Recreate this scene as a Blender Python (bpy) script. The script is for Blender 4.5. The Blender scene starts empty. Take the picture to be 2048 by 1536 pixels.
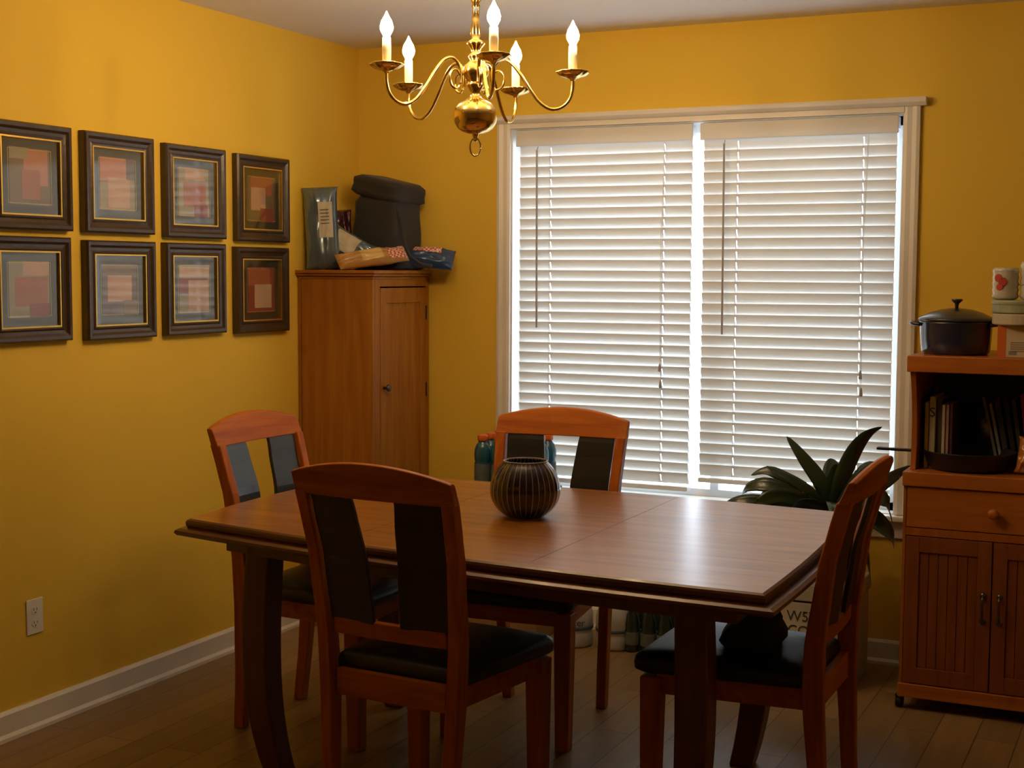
import bpy, math, random
from mathutils import Vector, Matrix, Euler, noise
random.seed(7)
S = bpy.context.scene
COL = S.collection
PI = math.pi
R = math.radians

# ------------------------------------------------------------------ camera
F_PX = 2825.98
YAW, PITCH, ROLL = 0.44261, -0.07972, 0.00492
CAM = Vector((3.29665, -5.36853, 1.47821))
cd = bpy.data.cameras.new('camera'); cam = bpy.data.objects.new('camera', cd); COL.objects.link(cam)
cd.sensor_width = 36.0; cd.lens = F_PX / 2048 * 36.0; cd.clip_start = 0.05
fw = Vector((-math.sin(YAW) * math.cos(PITCH), math.cos(YAW) * math.cos(PITCH), math.sin(PITCH)))
rt = fw.cross(Vector((0, 0, 1))).normalized(); up = rt.cross(fw)
r2 = rt * math.cos(ROLL) + up * math.sin(ROLL); u2 = -rt * math.sin(ROLL) + up * math.cos(ROLL)
m = Matrix((r2, u2, -fw)).transposed().to_4x4(); m.translation = CAM
cam.matrix_world = m
S.camera = cam

# ------------------------------------------------------------------ light, exposure
S.view_settings.view_transform = 'Standard'; S.view_settings.look = 'None'
S.view_settings.gamma = 1.0; S.view_settings.use_curve_mapping = False
S.view_settings.exposure = 0.55
SKY = 6.0            # strength of the overcast sky outside
BULB = 240.0          # strength of the chandelier bulbs
w = bpy.data.worlds.new('overcast_sky'); S.world = w; w.use_nodes = True
nt = w.node_tree; nt.nodes.clear()
bg = nt.nodes.new('ShaderNodeBackground'); wo = nt.nodes.new('ShaderNodeOutputWorld')
tc = nt.nodes.new('ShaderNodeTexCoord'); sx = nt.nodes.new('ShaderNodeSeparateXYZ'); rp = nt.nodes.new('ShaderNodeValToRGB')
nt.links.new(tc.outputs['Generated'], sx.inputs[0]); nt.links.new(sx.outputs['Z'], rp.inputs[0])
rp.color_ramp.elements[0].position = 0.0; rp.color_ramp.elements[0].color = (0.62, 0.70, 0.80, 1)
rp.color_ramp.elements[1].position = 0.6; rp.color_ramp.elements[1].color = (0.80, 0.90, 1.0, 1)
nt.links.new(rp.outputs[0], bg.inputs['Color']); bg.inputs['Strength'].default_value = SKY
nt.links.new(bg.outputs[0], wo.inputs[0])
pl = bpy.data.lights.new('window_portal', 'AREA'); pl.shape = 'RECTANGLE'; pl.size = 1.62; pl.size_y = 1.5
pl.cycles.is_portal = True
po = bpy.data.objects.new('window_portal', pl); COL.objects.link(po); po.location = (1.545, 0.16, 1.31); po.rotation_euler = (R(-90), 0, 0)

# ------------------------------------------------------------------ materials
MATS = {}
def mat(name, col, rough=.6, metal=0., var=.06, scale=8., coat=0., coat_rough=.1, spec=.5, bump=0., bscale=60., emit=None, estr=0., trans=0., stretch=None, col2=None, sheen=0.):
    if name in MATS: return MATS[name]
    M = bpy.data.materials.new(name); M.use_nodes = True; MATS[name] = M
    n = M.node_tree.nodes; L = M.node_tree.links; b = n['Principled BSDF']
    b.inputs['Roughness'].default_value = rough; b.inputs['Metallic'].default_value = metal
    b.inputs['Coat Weight'].default_value = coat; b.inputs['Coat Roughness'].default_value = coat_rough
    b.inputs['Specular IOR Level'].default_value = spec; b.inputs['Transmission Weight'].default_value = trans
    b.inputs['Sheen Weight'].default_value = sheen
    t = n.new('ShaderNodeTexCoord'); mp = n.new('ShaderNodeMapping'); L.new(t.outputs['Object'], mp.inputs['Vector'])
    if stretch: mp.inputs['Scale'].default_value = stretch
    nz = n.new('ShaderNodeTexNoise'); nz.inputs['Scale'].default_value = scale; nz.inputs['Detail'].default_value = 4
    L.new(mp.outputs[0], nz.inputs['Vector'])
    mx = n.new('ShaderNodeMix'); mx.data_type = 'RGBA'
    a = [c * (1 - var) for c in col]; z = col2 if col2 else [min(1, c * (1 + var)) for c in col]
    mx.inputs['A'].default_value = (*a, 1); mx.inputs['B'].default_value = (*z, 1)
    L.new(nz.outputs['Fac'], mx.inputs['Factor']); L.new(mx.outputs['Result'], b.inputs['Base Color'])
    if bump:
        bn = n.new('ShaderNodeTexNoise'); bn.inputs['Scale'].default_value = bscale; bn.inputs['Detail'].default_value = 3
        L.new(mp.outputs[0], bn.inputs['Vector'])
        bp = n.new('ShaderNodeBump'); bp.inputs['Strength'].default_value = bump; bp.inputs['Distance'].default_value = .01
        L.new(bn.outputs['Fac'], bp.inputs['Height']); L.new(bp.outputs[0], b.inputs['Normal'])
    if emit:
        b.inputs['Emission Color'].default_value = (*emit, 1); b.inputs['Emission Strength'].default_value = estr
    return M
def wood(name, c1, c2, axis='X', rough=.4, coat=0., coat_rough=.1, scale=1., spec=.5, knots=False, fine=1.):
    if name in MATS: return MATS[name]
    M = bpy.data.materials.new(name); M.use_nodes = True; MATS[name] = M
    n = M.node_tree.nodes; L = M.node_tree.links; b = n['Principled BSDF']
    b.inputs['Roughness'].default_value = rough; b.inputs['Coat Weight'].default_value = coat
    b.inputs['Coat Roughness'].default_value = coat_rough; b.inputs['Specular IOR Level'].default_value = spec
    t = n.new('ShaderNodeTexCoord'); mp = n.new('ShaderNodeMapping'); L.new(t.outputs['Object'], mp.inputs['Vector'])
    sc = {'X': (1.2, 14, 14), 'Y': (14, 1.2, 14), 'Z': (14, 14, 1.2)}[axis]
    mp.inputs['Scale'].default_value = [s * scale for s in sc]
    nz = n.new('ShaderNodeTexNoise'); nz.inputs['Scale'].default_value = 2.2 * fine; nz.inputs['Detail'].default_value = 6; nz.inputs['Distortion'].default_value = .6
    L.new(mp.outputs[0], nz.inputs['Vector'])
    cr = n.new('ShaderNodeValToRGB'); cr.color_ramp.elements[0].position = .3; cr.color_ramp.elements[1].position = .72
    cr.color_ramp.elements[0].color = (*c1, 1); cr.color_ramp.elements[1].color = (*c2, 1)
    L.new(nz.outputs['Fac'], cr.inputs[0])
    out = cr.outputs[0]
    if knots:
        vo = n.new('ShaderNodeTexVoronoi'); vo.inputs['Scale'].default_value = 3.1
        m2 = n.new('ShaderNodeMapping'); m2.inputs['Scale'].default_value = (1.3, 1.3, .7); L.new(t.outputs['Object'], m2.inputs['Vector']); L.new(m2.outputs[0], vo.inputs['Vector'])
        k = n.new('ShaderNodeValToRGB'); k.color_ramp.elements[0].position = .05; k.color_ramp.elements[0].color = (.35, .2, .12, 1)
        k.color_ramp.elements[1].position = .13; k.color_ramp.elements[1].color = (1, 1, 1, 1); L.new(vo.outputs['Distance'], k.inputs[0])
        mu = n.new('ShaderNodeMix'); mu.data_type = 'RGBA'; mu.blend_type = 'MULTIPLY'; mu.inputs['Factor'].default_value = .8
        L.new(out, mu.inputs['A']); L.new(k.outputs[0], mu.inputs['B']); out = mu.outputs['Result']
    L.new(out, b.inputs['Base Color'])
    return M
def planks(name):
    M = bpy.data.materials.new(name); M.use_nodes = True
    n = M.node_tree.nodes; L = M.node_tree.links; b = n['Principled BSDF']; b.inputs['Roughness'].default_value = .38; b.inputs['Specular IOR Level'].default_value = .35
    t = n.new('ShaderNodeTexCoord'); mp = n.new('ShaderNodeMapping'); L.new(t.outputs['Object'], mp.inputs['Vector'])
    mp.inputs['Rotation'].default_value = (0, 0, R(90))
    br = n.new('ShaderNodeTexBrick'); br.inputs['Scale'].default_value = 1.0; br.inputs['Brick Width'].default_value = 1.2; br.inputs['Row Height'].default_value = .125
    br.inputs['Mortar Size'].default_value = .0018; br.offset = .37
    br.inputs['Color1'].default_value = (.25, .165, .07, 1); br.inputs['Color2'].default_value = (.33, .22, .095, 1); br.inputs['Mortar'].default_value = (.10, .06, .03, 1)
    L.new(mp.outputs[0], br.inputs['Vector'])
    m2 = n.new('ShaderNodeMapping'); m2.inputs['Scale'].default_value = (16, 1.2, 1); L.new(t.outputs['Object'], m2.inputs['Vector'])
    nz = n.new('ShaderNodeTexNoise'); nz.inputs['Scale'].default_value = 2.5; nz.inputs['Detail'].default_value = 6; L.new(m2.outputs[0], nz.inputs['Vector'])
    cr = n.new('ShaderNodeValToRGB'); cr.color_ramp.elements[0].color = (.7, .7, .7, 1); cr.color_ramp.elements[1].color = (1.2, 1.15, 1.1, 1); L.new(nz.outputs['Fac'], cr.inputs[0])
    mu = n.new('ShaderNodeMix'); mu.data_type = 'RGBA'; mu.blend_type = 'MULTIPLY'; mu.inputs['Factor'].default_value = 1
    L.new(br.outputs['Color'], mu.inputs['A']); L.new(cr.outputs[0], mu.inputs['B']); L.new(mu.outputs['Result'], b.inputs['Base Color'])
    return M
def glass(name, tint=(1, 1, 1), refl=.08, rough=.0, fk=.6):
    if name in MATS: return MATS[name]
    M = bpy.data.materials.new(name); M.use_nodes = True; MATS[name] = M
    n = M.node_tree.nodes; L = M.node_tree.links; n.remove(n['Principled BSDF']); o = n['Material Output']
    a = n.new('ShaderNodeBsdfTransparent'); a.inputs[0].default_value = (*tint, 1)
    g = n.new('ShaderNodeBsdfGlossy'); g.inputs['Roughness'].default_value = rough
    fr = n.new('ShaderNodeLayerWeight'); fr.inputs['Blend'].default_value = .35
    mm = n.new('ShaderNodeMath'); mm.operation = 'MULTIPLY_ADD'; mm.inputs[1].default_value = fk; mm.inputs[2].default_value = refl
    L.new(fr.outputs['Fresnel'], mm.inputs[0])
    mx = n.new('ShaderNodeMixShader'); L.new(mm.outputs[0], mx.inputs[0]); L.new(a.outputs[0], mx.inputs[1]); L.new(g.outputs[0], mx.inputs[2]); L.new(mx.outputs[0], o.inputs[0])
    return M

M_wall = mat('yellow_wall_paint', (.80, .545, .065), .75, var=.02, scale=3, bump=.05, bscale=220, spec=.25)
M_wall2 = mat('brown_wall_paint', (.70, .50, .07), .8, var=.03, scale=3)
M_ceil = mat('ceiling_paint', (.78, .77, .74), .9, var=.02, scale=4, bump=.08, bscale=150, spec=.2)
M_trim = mat('white_trim_paint', (.78, .77, .73), .4, var=.02)
M_floor = planks('plank_floor')
M_blind = mat('white_blind_slats', (.80, .79, .77), .45, var=.02)
def add_translucency(M, col, fac):
    n = M.node_tree.nodes; L = M.node_tree.links; b = n['Principled BSDF']; o = n['Material Output']
    t = n.new('ShaderNodeBsdfTranslucent'); t.inputs[0].default_value = (*col, 1); mx = n.new('ShaderNodeMixShader'); mx.inputs[0].default_value = fac
    L.new(b.outputs[0], mx.inputs[1]); L.new(t.outputs[0], mx.inputs[2]); L.new(mx.outputs[0], o.inputs['Surface'])
add_translucency(M_blind, (1, .97, .88), .215)
M_vinyl = mat('white_vinyl', (.8, .82, .85), .4, var=.02)
M_cord = mat('white_cord', (.8, .79, .76), .7)
M_wand = mat('clear_grey_plastic', (.42, .40, .38), .3)
M_pane = glass('window_glass', (.97, .99, 1), .03)
M_pic = glass('picture_glass', (.96, .97, .96), .0, .06, .24)
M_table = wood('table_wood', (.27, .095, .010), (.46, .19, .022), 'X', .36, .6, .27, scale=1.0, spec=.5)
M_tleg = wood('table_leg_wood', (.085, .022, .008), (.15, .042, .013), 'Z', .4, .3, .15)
M_chair = wood('chair_wood', (.34, .078, .006), (.54, .165, .012), 'Z', .48, .03, .2, spec=.22)
M_chairh = wood('chair_rail_wood', (.34, .078, .006), (.54, .165, .012), 'X', .48, .03, .2, spec=.22)
M_splat = mat('dark_chair_splat', (.018, .018, .018), .33, var=.1, scale=20, coat=.2)
M_leather = mat('black_leather', (.018, .018, .021), .38, var=.1, bump=.12, bscale=160)
M_pine = wood('orange_pine', (.30, .100, .010), (.42, .175, .020), 'Z', .45, .1, .2, knots=True, spec=.35)
M_pineh = wood('orange_pine_crossgrain', (.30, .100, .010), (.42, .175, .020), 'X', .45, .1, .2, spec=.35)
M_cart = wood('cart_pine', (.33, .090, .010), (.45, .145, .020), 'Z', .45, .1, .2, spec=.35)
M_cdoor_shaded = wood('shaded_cart_door_wood', (.20, .052, .012), (.28, .082, .020), 'Z', .45, .1, .2, spec=.35)  # cart wood darkened for the doors, their shade put into the colour
M_carth = wood('cart_pine_crossgrain', (.36, .100, .012), (.50, .165, .024), 'X', .42, .15, .2, knots=True, spec=.4)
M_brass = mat('polished_brass', (.90, .66, .22), .15, metal=1, var=.03)
M_candle = mat('candle_sleeve', (.85, .80, .66), .5, var=.02)
M_bulb = mat('lit_bulb', (1, .9, .7), .3, emit=(1, .67, .35), estr=BULB)
M_frame = mat('bronze_brown_frame', (.028, .016, .009), .30, var=.3, scale=35, coat=.35, coat_rough=.15, bump=.1, bscale=80, col2=(.065, .036, .014))
M_gold = mat('gold_fillet', (.85, .55, .12), .35, metal=1)
M_mat = mat('olive_brown_mat', (.045, .036, .014), .85, var=.15, scale=30)
M_black = mat('black_iron', (.012, .012, .013), .42, var=.2, scale=30)
M_enamel = mat('navy_enamel', (.015, .024, .060), .16, var=.1, coat=.6, coat_rough=.06)
M_knob = mat('dark_pewter_knob', (.14, .13, .13), .3, metal=.9)
M_rubber = mat('black_rubber', (.012, .012, .012), .7)

# ------------------------------------------------------------------ mesh helper
class MB:
    def __init__(s): s.v = []; s.f = []; s.mi = []; s.c = 0; s.M = Matrix()
    def add(s, vs, fs):
        o = len(s.v); s.v += [tuple(s.M @ Vector(v)) for v in vs]
        for f in fs: s.f.append([i + o for i in f]); s.mi.append(s.c)
        return s
    def box(s, x0, x1, y0, y1, z0, z1, rot=None, about=None):
        vs = [(x, y, z) for z in (z0, z1) for y in (y0, y1) for x in (x0, x1)]
        if rot is not None:
            a = Vector(about) if about else Vector(((x0 + x1) / 2, (y0 + y1) / 2, (z0 + z1) / 2))
            vs = [a + rot @ (Vector(v) - a) for v in vs]
        return s.add(vs, [(0, 2, 3, 1), (4, 5, 7, 6), (0, 1, 5, 4), (2, 6, 7, 3), (0, 4, 6, 2), (1, 3, 7, 5)])
    def prism(s, poly, z0, z1, ax='Z'):
        n = len(poly); P = lambda a, b, c: {'Z': (a, b, c), 'Y': (a, c, b), 'X': (c, a, b)}[ax]
        vs = [P(a, b, z0) for a, b in poly] + [P(a, b, z1) for a, b in poly]
        fs = [list(range(n))[::-1], list(range(n, 2 * n))] + [(i, (i + 1) % n, (i + 1) % n + n, i + n) for i in range(n)]
        return s.add(vs, fs)
    def loft(s, secs, closed_ends=True):
        n = len(secs[0]); vs = [p for q in secs for p in q]; fs = []
        for k in range(len(secs) - 1):
            for i in range(n): fs.append((k * n + i, k * n + (i + 1) % n, (k + 1) * n + (i + 1) % n, (k + 1) * n + i))
        if closed_ends: fs.append(list(range(n))[::-1]); fs.append([(len(secs) - 1) * n + i for i in range(n)])
        return s.add(vs, fs)
    def lathe(s, prof, seg=24, c=(0, 0, 0), lobes=0, amp=0., cap=True):
        secs = []
        for r, z in prof:
            q = []
            for i in range(seg):
                a = 2 * PI * i / seg; rr = r * (1 + (amp * math.cos(lobes * a) if lobes else 0))
                q.append((c[0] + rr * math.cos(a), c[1] + rr * math.sin(a), c[2] + z))
            secs.append(q)
        return s.loft(secs, cap)
    def tube(s, pts, rad, seg=8, cap=True):
        pts = [Vector(p) for p in pts]; n = len(pts); rads = rad if isinstance(rad, (list, tuple)) else [rad] * n
        T = [(pts[min(i + 1, n - 1)] - pts[max(i - 1, 0)]).normalized() for i in range(n)]
        ref = Vector((0, 0, 1)) if abs(T[0].z) < .9 else Vector((1, 0, 0)); N = T[0].cross(ref).normalized(); secs = []
        for i in range(n):
            N = (N - T[i] * N.dot(T[i])).normalized(); B = T[i].cross(N)
            secs.append([tuple(pts[i] + (N * math.cos(2 * PI * k / seg) + B * math.sin(2 * PI * k / seg)) * rads[i]) for k in range(seg)])
        return s.loft(secs, cap)
    def build(s, name, mats, parent=None, loc=(0, 0, 0), bevel=0., smooth=False, sub=0, rz=0.):
        me = bpy.data.meshes.new(name); me.from_pydata(s.v, [], s.f); me.validate(); me.update()
        mats = mats if isinstance(mats, (list, tuple)) else [mats]
        for q in mats: me.materials.append(q)
        if len(mats) > 1: me.polygons.foreach_set('material_index', s.mi[:len(me.polygons)])
        import bmesh
        bm = bmesh.new(); bm.from_mesh(me); bmesh.ops.recalc_face_normals(bm, faces=bm.faces); bm.to_mesh(me); bm.free()
        if smooth:
            me.polygons.foreach_set('use_smooth', [True] * len(me.polygons))
        o = bpy.data.objects.new(name, me); COL.objects.link(o); o.location = loc; o.rotation_euler.z = rz
        if parent: o.parent = parent
        if bevel:
            b = o.modifiers.new('bevel', 'BEVEL'); b.width = bevel; b.segments = 2; b.limit_method = 'ANGLE'; b.angle_limit = R(40)
        if sub:
            q = o.modifiers.new('sub', 'SUBSURF'); q.levels = sub; q.render_levels = sub
        return o
def tag(o, label=None, cat=None, group=None, kind=None):
    if label: o['label'] = label
    if cat: o['category'] = cat
    if group: o['group'] = group
    if kind: o['kind'] = kind
    return o
def empty(name, loc=(0, 0, 0), rz=0.):
    o = bpy.data.objects.new(name, None); COL.objects.link(o); o.location = loc; o.rotation_euler.z = rz; o.empty_display_size = .05
    return o
def copy_tree(o, parent=None):
    c = o.copy(); COL.objects.link(c); c.parent = parent
    for ch in list(o.children): copy_tree(ch, c)
    return c
def text_mesh(name, body, size, M, parent, loc, rot, extrude=.0004):
    cu = bpy.data.curves.new(name, 'FONT'); cu.body = body; cu.size = size; cu.extrude = extrude; cu.align_x = 'CENTER'; cu.align_y = 'CENTER'
    t = bpy.data.objects.new(name + '_tmp', cu); COL.objects.link(t)
    bpy.context.view_layer.update()
    me = bpy.data.meshes.new_from_object(t.evaluated_get(bpy.context.evaluated_depsgraph_get()))
    bpy.data.objects.remove(t); o = bpy.data.objects.new(name, me); COL.objects.link(o)
    me.materials.clear(); me.materials.append(M)
    o.parent = parent; o.location = loc; o.rotation_euler = rot
    return o
def struct(o): o['kind'] = 'structure'; return o

# ------------------------------------------------------------------ room shell
RX, RY, H = 4.9, -7.2, 2.44
WX0, WX1, WZ0, WZ1 = .7445, 2.346, .575, 2.068
struct(MB().box(-.12, RX + .12, RY - .12, .14, -.1, 0).build('floor', M_floor))
struct(MB().box(-.12, RX + .12, RY - .12, .14, H, H + .1).build('ceiling', M_ceil))
struct(MB().box(-.12, 0, RY - .12, .14, 0, H).build('wall_left', M_wall))
struct(MB().box(RX, RX + .12, RY - .12, .14, 0, H).build('wall_right', M_wall2))
struct(MB().box(0, RX, RY - .12, RY, 0, H).build('wall_front', M_wall2))
b = MB().box(0, WX0, 0, .14, 0, H).box(WX1, RX, 0, .14, 0, H).box(WX0, WX1, 0, .14, 0, WZ0).box(WX0, WX1, 0, .14, WZ1, H)
struct(b.build('wall_back', M_wall))
def base_profile(): return [(0, 0), (.024, 0), (.024, .012), (.015, .022), (.015, .082), (.008, .092), (0, .092)]
b = MB(); pr = base_profile(); b.loft([[(x, y, z) for x, z in pr] for y in (RY, 0)]); struct(b.build('baseboard_left', M_trim))
b = MB(); b.loft([[(x, -y, z) for y, z in pr] for x in (.02, RX)]); struct(b.build('baseboard_back', M_trim))

# window: casing, cap, stool, apron, sash, panes
win = struct(empty('window_1', ((WX0 + WX1) / 2, 0, WZ0)))
def wpart(b, name, M, **k):
    o = b.build(name, M, win, **k); o.location = -Vector(win.location); return o
CX0, CX1 = .686, 2.404
def casing(x_in, x_out, z0, z1):
    s = 1 if x_out > x_in else -1; b = MB()
    pr = [(x_in, 0), (x_in, -.014), (x_in + s * .012, -.018), (x_in + s * .03, -.016), (x_out - s * .012, -.022), (x_out, -.018), (x_out, 0)]
    b.loft([[(x, y, z) for x, y in pr] for z in (z0, z1)]); return b
wpart(casing(WX0, CX0, .575, 2.087), 'window_casing', M_trim)
wpart(casing(WX1, CX1, .575, 2.087), 'window_casing', M_trim)
b = MB().box(WX0, WX1, -.018, 0, 2.066, 2.087); wpart(b, 'head_casing', M_trim)
pr = [(0, 2.087), (-.026, 2.087), (-.040, 2.10), (-.042, 2.112), (-.036, 2.118), (0, 2.118)]
b = MB().loft([[(x, y, z) for y, z in pr] for x in (CX0 - .012, CX1 + .022)]); wpart(b, 'window_cap', M_trim)
b = MB().box(CX0 - .02, CX1 + .02, -.052, 0.0, .553, .573).box(WX0, WX1, 0.0, .075, .553, .5755); wpart(b, 'window_stool', M_trim, bevel=.004)
b = MB().box(CX0, CX1, -.016, 0, .485, .553); wpart(b, 'window_apron', M_trim, bevel=.003)
b = MB().box(WX0, WX0 + .035, .075, .125, WZ0, WZ1).box(WX1 - .035, WX1, .075, .125, WZ0, WZ1).box(WX0, WX1, .075, .125, WZ1 - .04, WZ1).box(WX0, WX1, .075, .125, WZ0, WZ0 + .03)
wpart(b, 'window_frame', M_vinyl)
b = MB().box(WX0, WX0 + .006, 0, .09, WZ0, WZ1).box(WX1 - .006, WX1, 0, .09, WZ0, WZ1).box(WX0 + .006, WX1 - .006, 0, .09, WZ1 - .006, WZ1)
wpart(b, 'window_jamb', M_trim)
wpart(MB().box(1.60, 1.635, .08, .12, WZ0 + .03, WZ1 - .04), 'meeting_stile', M_vinyl)
wpart(MB().box(WX0 + .035, 1.60, .097, .101, WZ0 + .03, WZ1 - .04), 'window_pane', M_pane)
wpart(MB().box(1.635, WX1 - .035, .099, .103, WZ0 + .03, WZ1 - .04), 'window_pane', M_pane)

# blinds
def blind(xa, xb, zbot, wand_x, cord_x, ladders, tiltdeg, label, wl, cl):
    root = empty('window_blind', ((xa + xb) / 2, .03, 2.0)); L = -Vector(root.location)
    def bd(b, n, M, **k):
        o = b.build(n, M, root, **k); o.location = L; return o
    tag(root, label, 'blind', 'window blinds')
    bd(MB().box(xa - .004, xb + .004, -.014, -.004, 1.992, 2.058), 'valance', M_blind, bevel=.003)
    bd(MB().box(xa, xb, .004, .054, 2.012, 2.055), 'headrail', M_blind)
    top, pitch = 1.972, .0427
    n = int((top - zbot) / pitch)
    b = MB(); hw = .0250; th = .0013
    random.seed(int(xa * 100))
    for i in range(n):
        z = top - i * pitch; a = R(tiltdeg + random.uniform(-1.5, 1.5)); ca, sa = math.cos(a), math.sin(a)
        dz = random.uniform(-.0015, .0015)
        # curved slat: section (t along width, room edge up at t=+1)
        def sec(x, t0, t1):
            q = []
            ts = [t0 + (t1 - t0) * k / 4 for k in range(5)]
            for t in ts:
                h = .0022 * (1 - t * t)
                q.append((x, .022 - t * hw * ca + (-h - th) * sa, z + t * hw * sa + (-h - th) * ca))
            for t in ts[::-1]:
                h = .0022 * (1 - t * t)
                q.append((x, .022 - t * hw * ca + (-h + th) * sa, z + t * hw * sa + (-h + th) * ca))
            return [(px, py, pz + dz * (px - (xa + xb) / 2) / .4) for px, py, pz in q]
        xs = [xa + .004] + [v for l in ladders for v in (l - .0022, l + .0022)] + [xb - .004]
        for k in range(0, len(xs), 2): b.loft([sec(xs[k], -1, 1), sec(xs[k + 1], -1, 1)])
        for l in ladders:
            b.loft([sec(l - .0022, .62, 1), sec(l + .0022, .62, 1)]); b.loft([sec(l - .0022, -1, -.62), sec(l + .0022, -1, -.62)])
    bd(b, 'slats', M_blind, smooth=False)
    zb = top - n * pitch + .006
    bd(MB().box(xa + .003, xb - .003, .002, .044, zb - .012, zb + .006), 'bottom_rail', M_blind, bevel=.003)
    b = MB()
    for l in ladders:
        b.tube([(l + .003, -.003, 1.99), (l + .003, -.004, zb)], .0008, 5); b.tube([(l + .006, .048, 1.99), (l + .006, .048, zb)], .0008, 5)
    bd(b, 'ladder_cords', M_cord)
    b = MB().tube([(wand_x, -.016, 1.975), (wand_x + .004, -.018, 1.975 - wl)], .0042, 6).tube([(wand_x, -.004, 1.99), (wand_x, -.016, 1.975)], .002, 5)
    bd(b, 'tilt_wand', M_wand)
    b = MB()
    for k, dz in enumerate((0, -.065)):
        x = cord_x + k * .004
        b.tube([(x + .006, -.008, 1.99), (x - .004, -.018, 1.6), (x, -.02, 1.11 + dz)], .0009, 5)
        tb = MB(); tb.lathe([(.002, .0), (.0045, -.006), (.007, -.028), (.0065, -.032), (.001, -.033)], 10, (x, -.02, 1.112 + dz)); bd(tb, 'cord_tassel', M_wand, smooth=True)
    bd(b, 'lift_cord', M_cord)
    return root
blind(.775, 1.532, .604, .868, 1.415, (.918, 1.412), 66, 'left white wood blind, the narrower one ending lower over the sill', .73, 1)
blind(1.570, 2.322, .634, 1.665, 2.21, (1.712, 2.195), 71, 'right white wood blind hanging behind the potted plant', .74, 1)

# outlet
o = empty('wall_outlet', (0, -1.99, .366)); tag(o, 'white duplex power outlet low on the yellow wall', 'outlet')
MB().box(0, .005, -.036, .036, -.057, .057).build('cover_plate', M_trim, o, bevel=.0025)
for dz in (-.021, .021):
    q = MB(); q.prism([(.016 * math.cos(a), .013 * math.sin(a) + dz) for a in [2 * PI * k / 16 for k in range(16)]], .005, .0068, 'X').build('socket', M_trim, o)
    s_ = MB().box(.0069, .0072, -.008, -.006, dz - .002, dz + .007).box(.0069, .0072, .005, .007, dz - .002, dz + .006).box(.0069, .0072, -.002, .002, dz - .010, dz - .006)
    s_.build('slots', M_black, q and o.children[-1])

# ------------------------------------------------------------------ framed prints on the left wall
FW_, FH_ = .349, .333
def patch_mat(i, c): return mat('print_colour_%d' % i, c, .8, var=.18, scale=25)
PM = [patch_mat(i, c) for i, c in enumerate([(.42, .13, .05), (.55, .22, .12), (.62, .42, .26), (.60, .36, .24), (.30, .06, .035), (.22, .14, .06), (.36, .30, .18), (.16, .10, .09), (.68, .50, .30)])]
ART = {
 (0, 0): [(0, 0, 1, 1, 5), (.35, .35, .95, .98, 1), (.3, .1, .75, .62, 0), (0, .8, .45, 1, 6)],
 (0, 1): [(0, 0, 1, 1, 6), (0, .55, .75, 1, 1), (.22, .05, .85, .62, 3), (.75, .6, 1, 1, 7)],
 (0, 2): [(0, 0, 1, 1, 6), (.2, .75, .85, 1, 3), (.15, .2, .9, .7, 0), (.5, 0, .95, .25, 4)],
 (0, 3): [(0, 0, 1, 1, 5), (.1, .6, .9, 1, 0), (.1, .25, .65, .75, 3), (.45, 0, .95, .3, 4)],
 (1, 0): [(0, 0, 1, 1, 6), (.35, .75, 1, 1, 3), (.15, .2, .95, .72, 0), (.5, 0, 1, .25, 4)],
 (1, 1): [(0, 0, 1, 1, 7), (0, .8, .9, 1, 5), (.15, .28, .85, .78, 3), (.6, 0, 1, .3, 5)],
 (1, 2): [(0, 0, 1, 1, 6), (0, .4, .95, .72, 4), (.3, .05, .98, .68, 3), (0, .75, 1, .95, 2)],
 (1, 3): [(0, 0, 1, 1, 4), (0, .6, .85, .98, 0), (.25, .1, .9, .62, 2)],
}
FY = [[-2.152, -1.747, -1.336, -.917], [-2.164, -1.745, -1.341, -.925]]
FZ = [[1.600, 1.599, 1.5925, 1.588], [1.2465, 1.241, 1.241, 1.2335]]
NAMEC = [['top row, at the left edge, with orange and red blocks', 'top row, second from the left, orange block over a peach square', 'top row, third from the left, window reflected all over its glass', 'top row, nearest the wardrobe, small peach square in it'],
         ['bottom row, at the left edge, big red block in it', 'bottom row, second from the left, one pale square on grey', 'bottom row, third from the left, red band behind a peach block', 'bottom row, nearest the wardrobe, dark one without reflections']]
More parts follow.
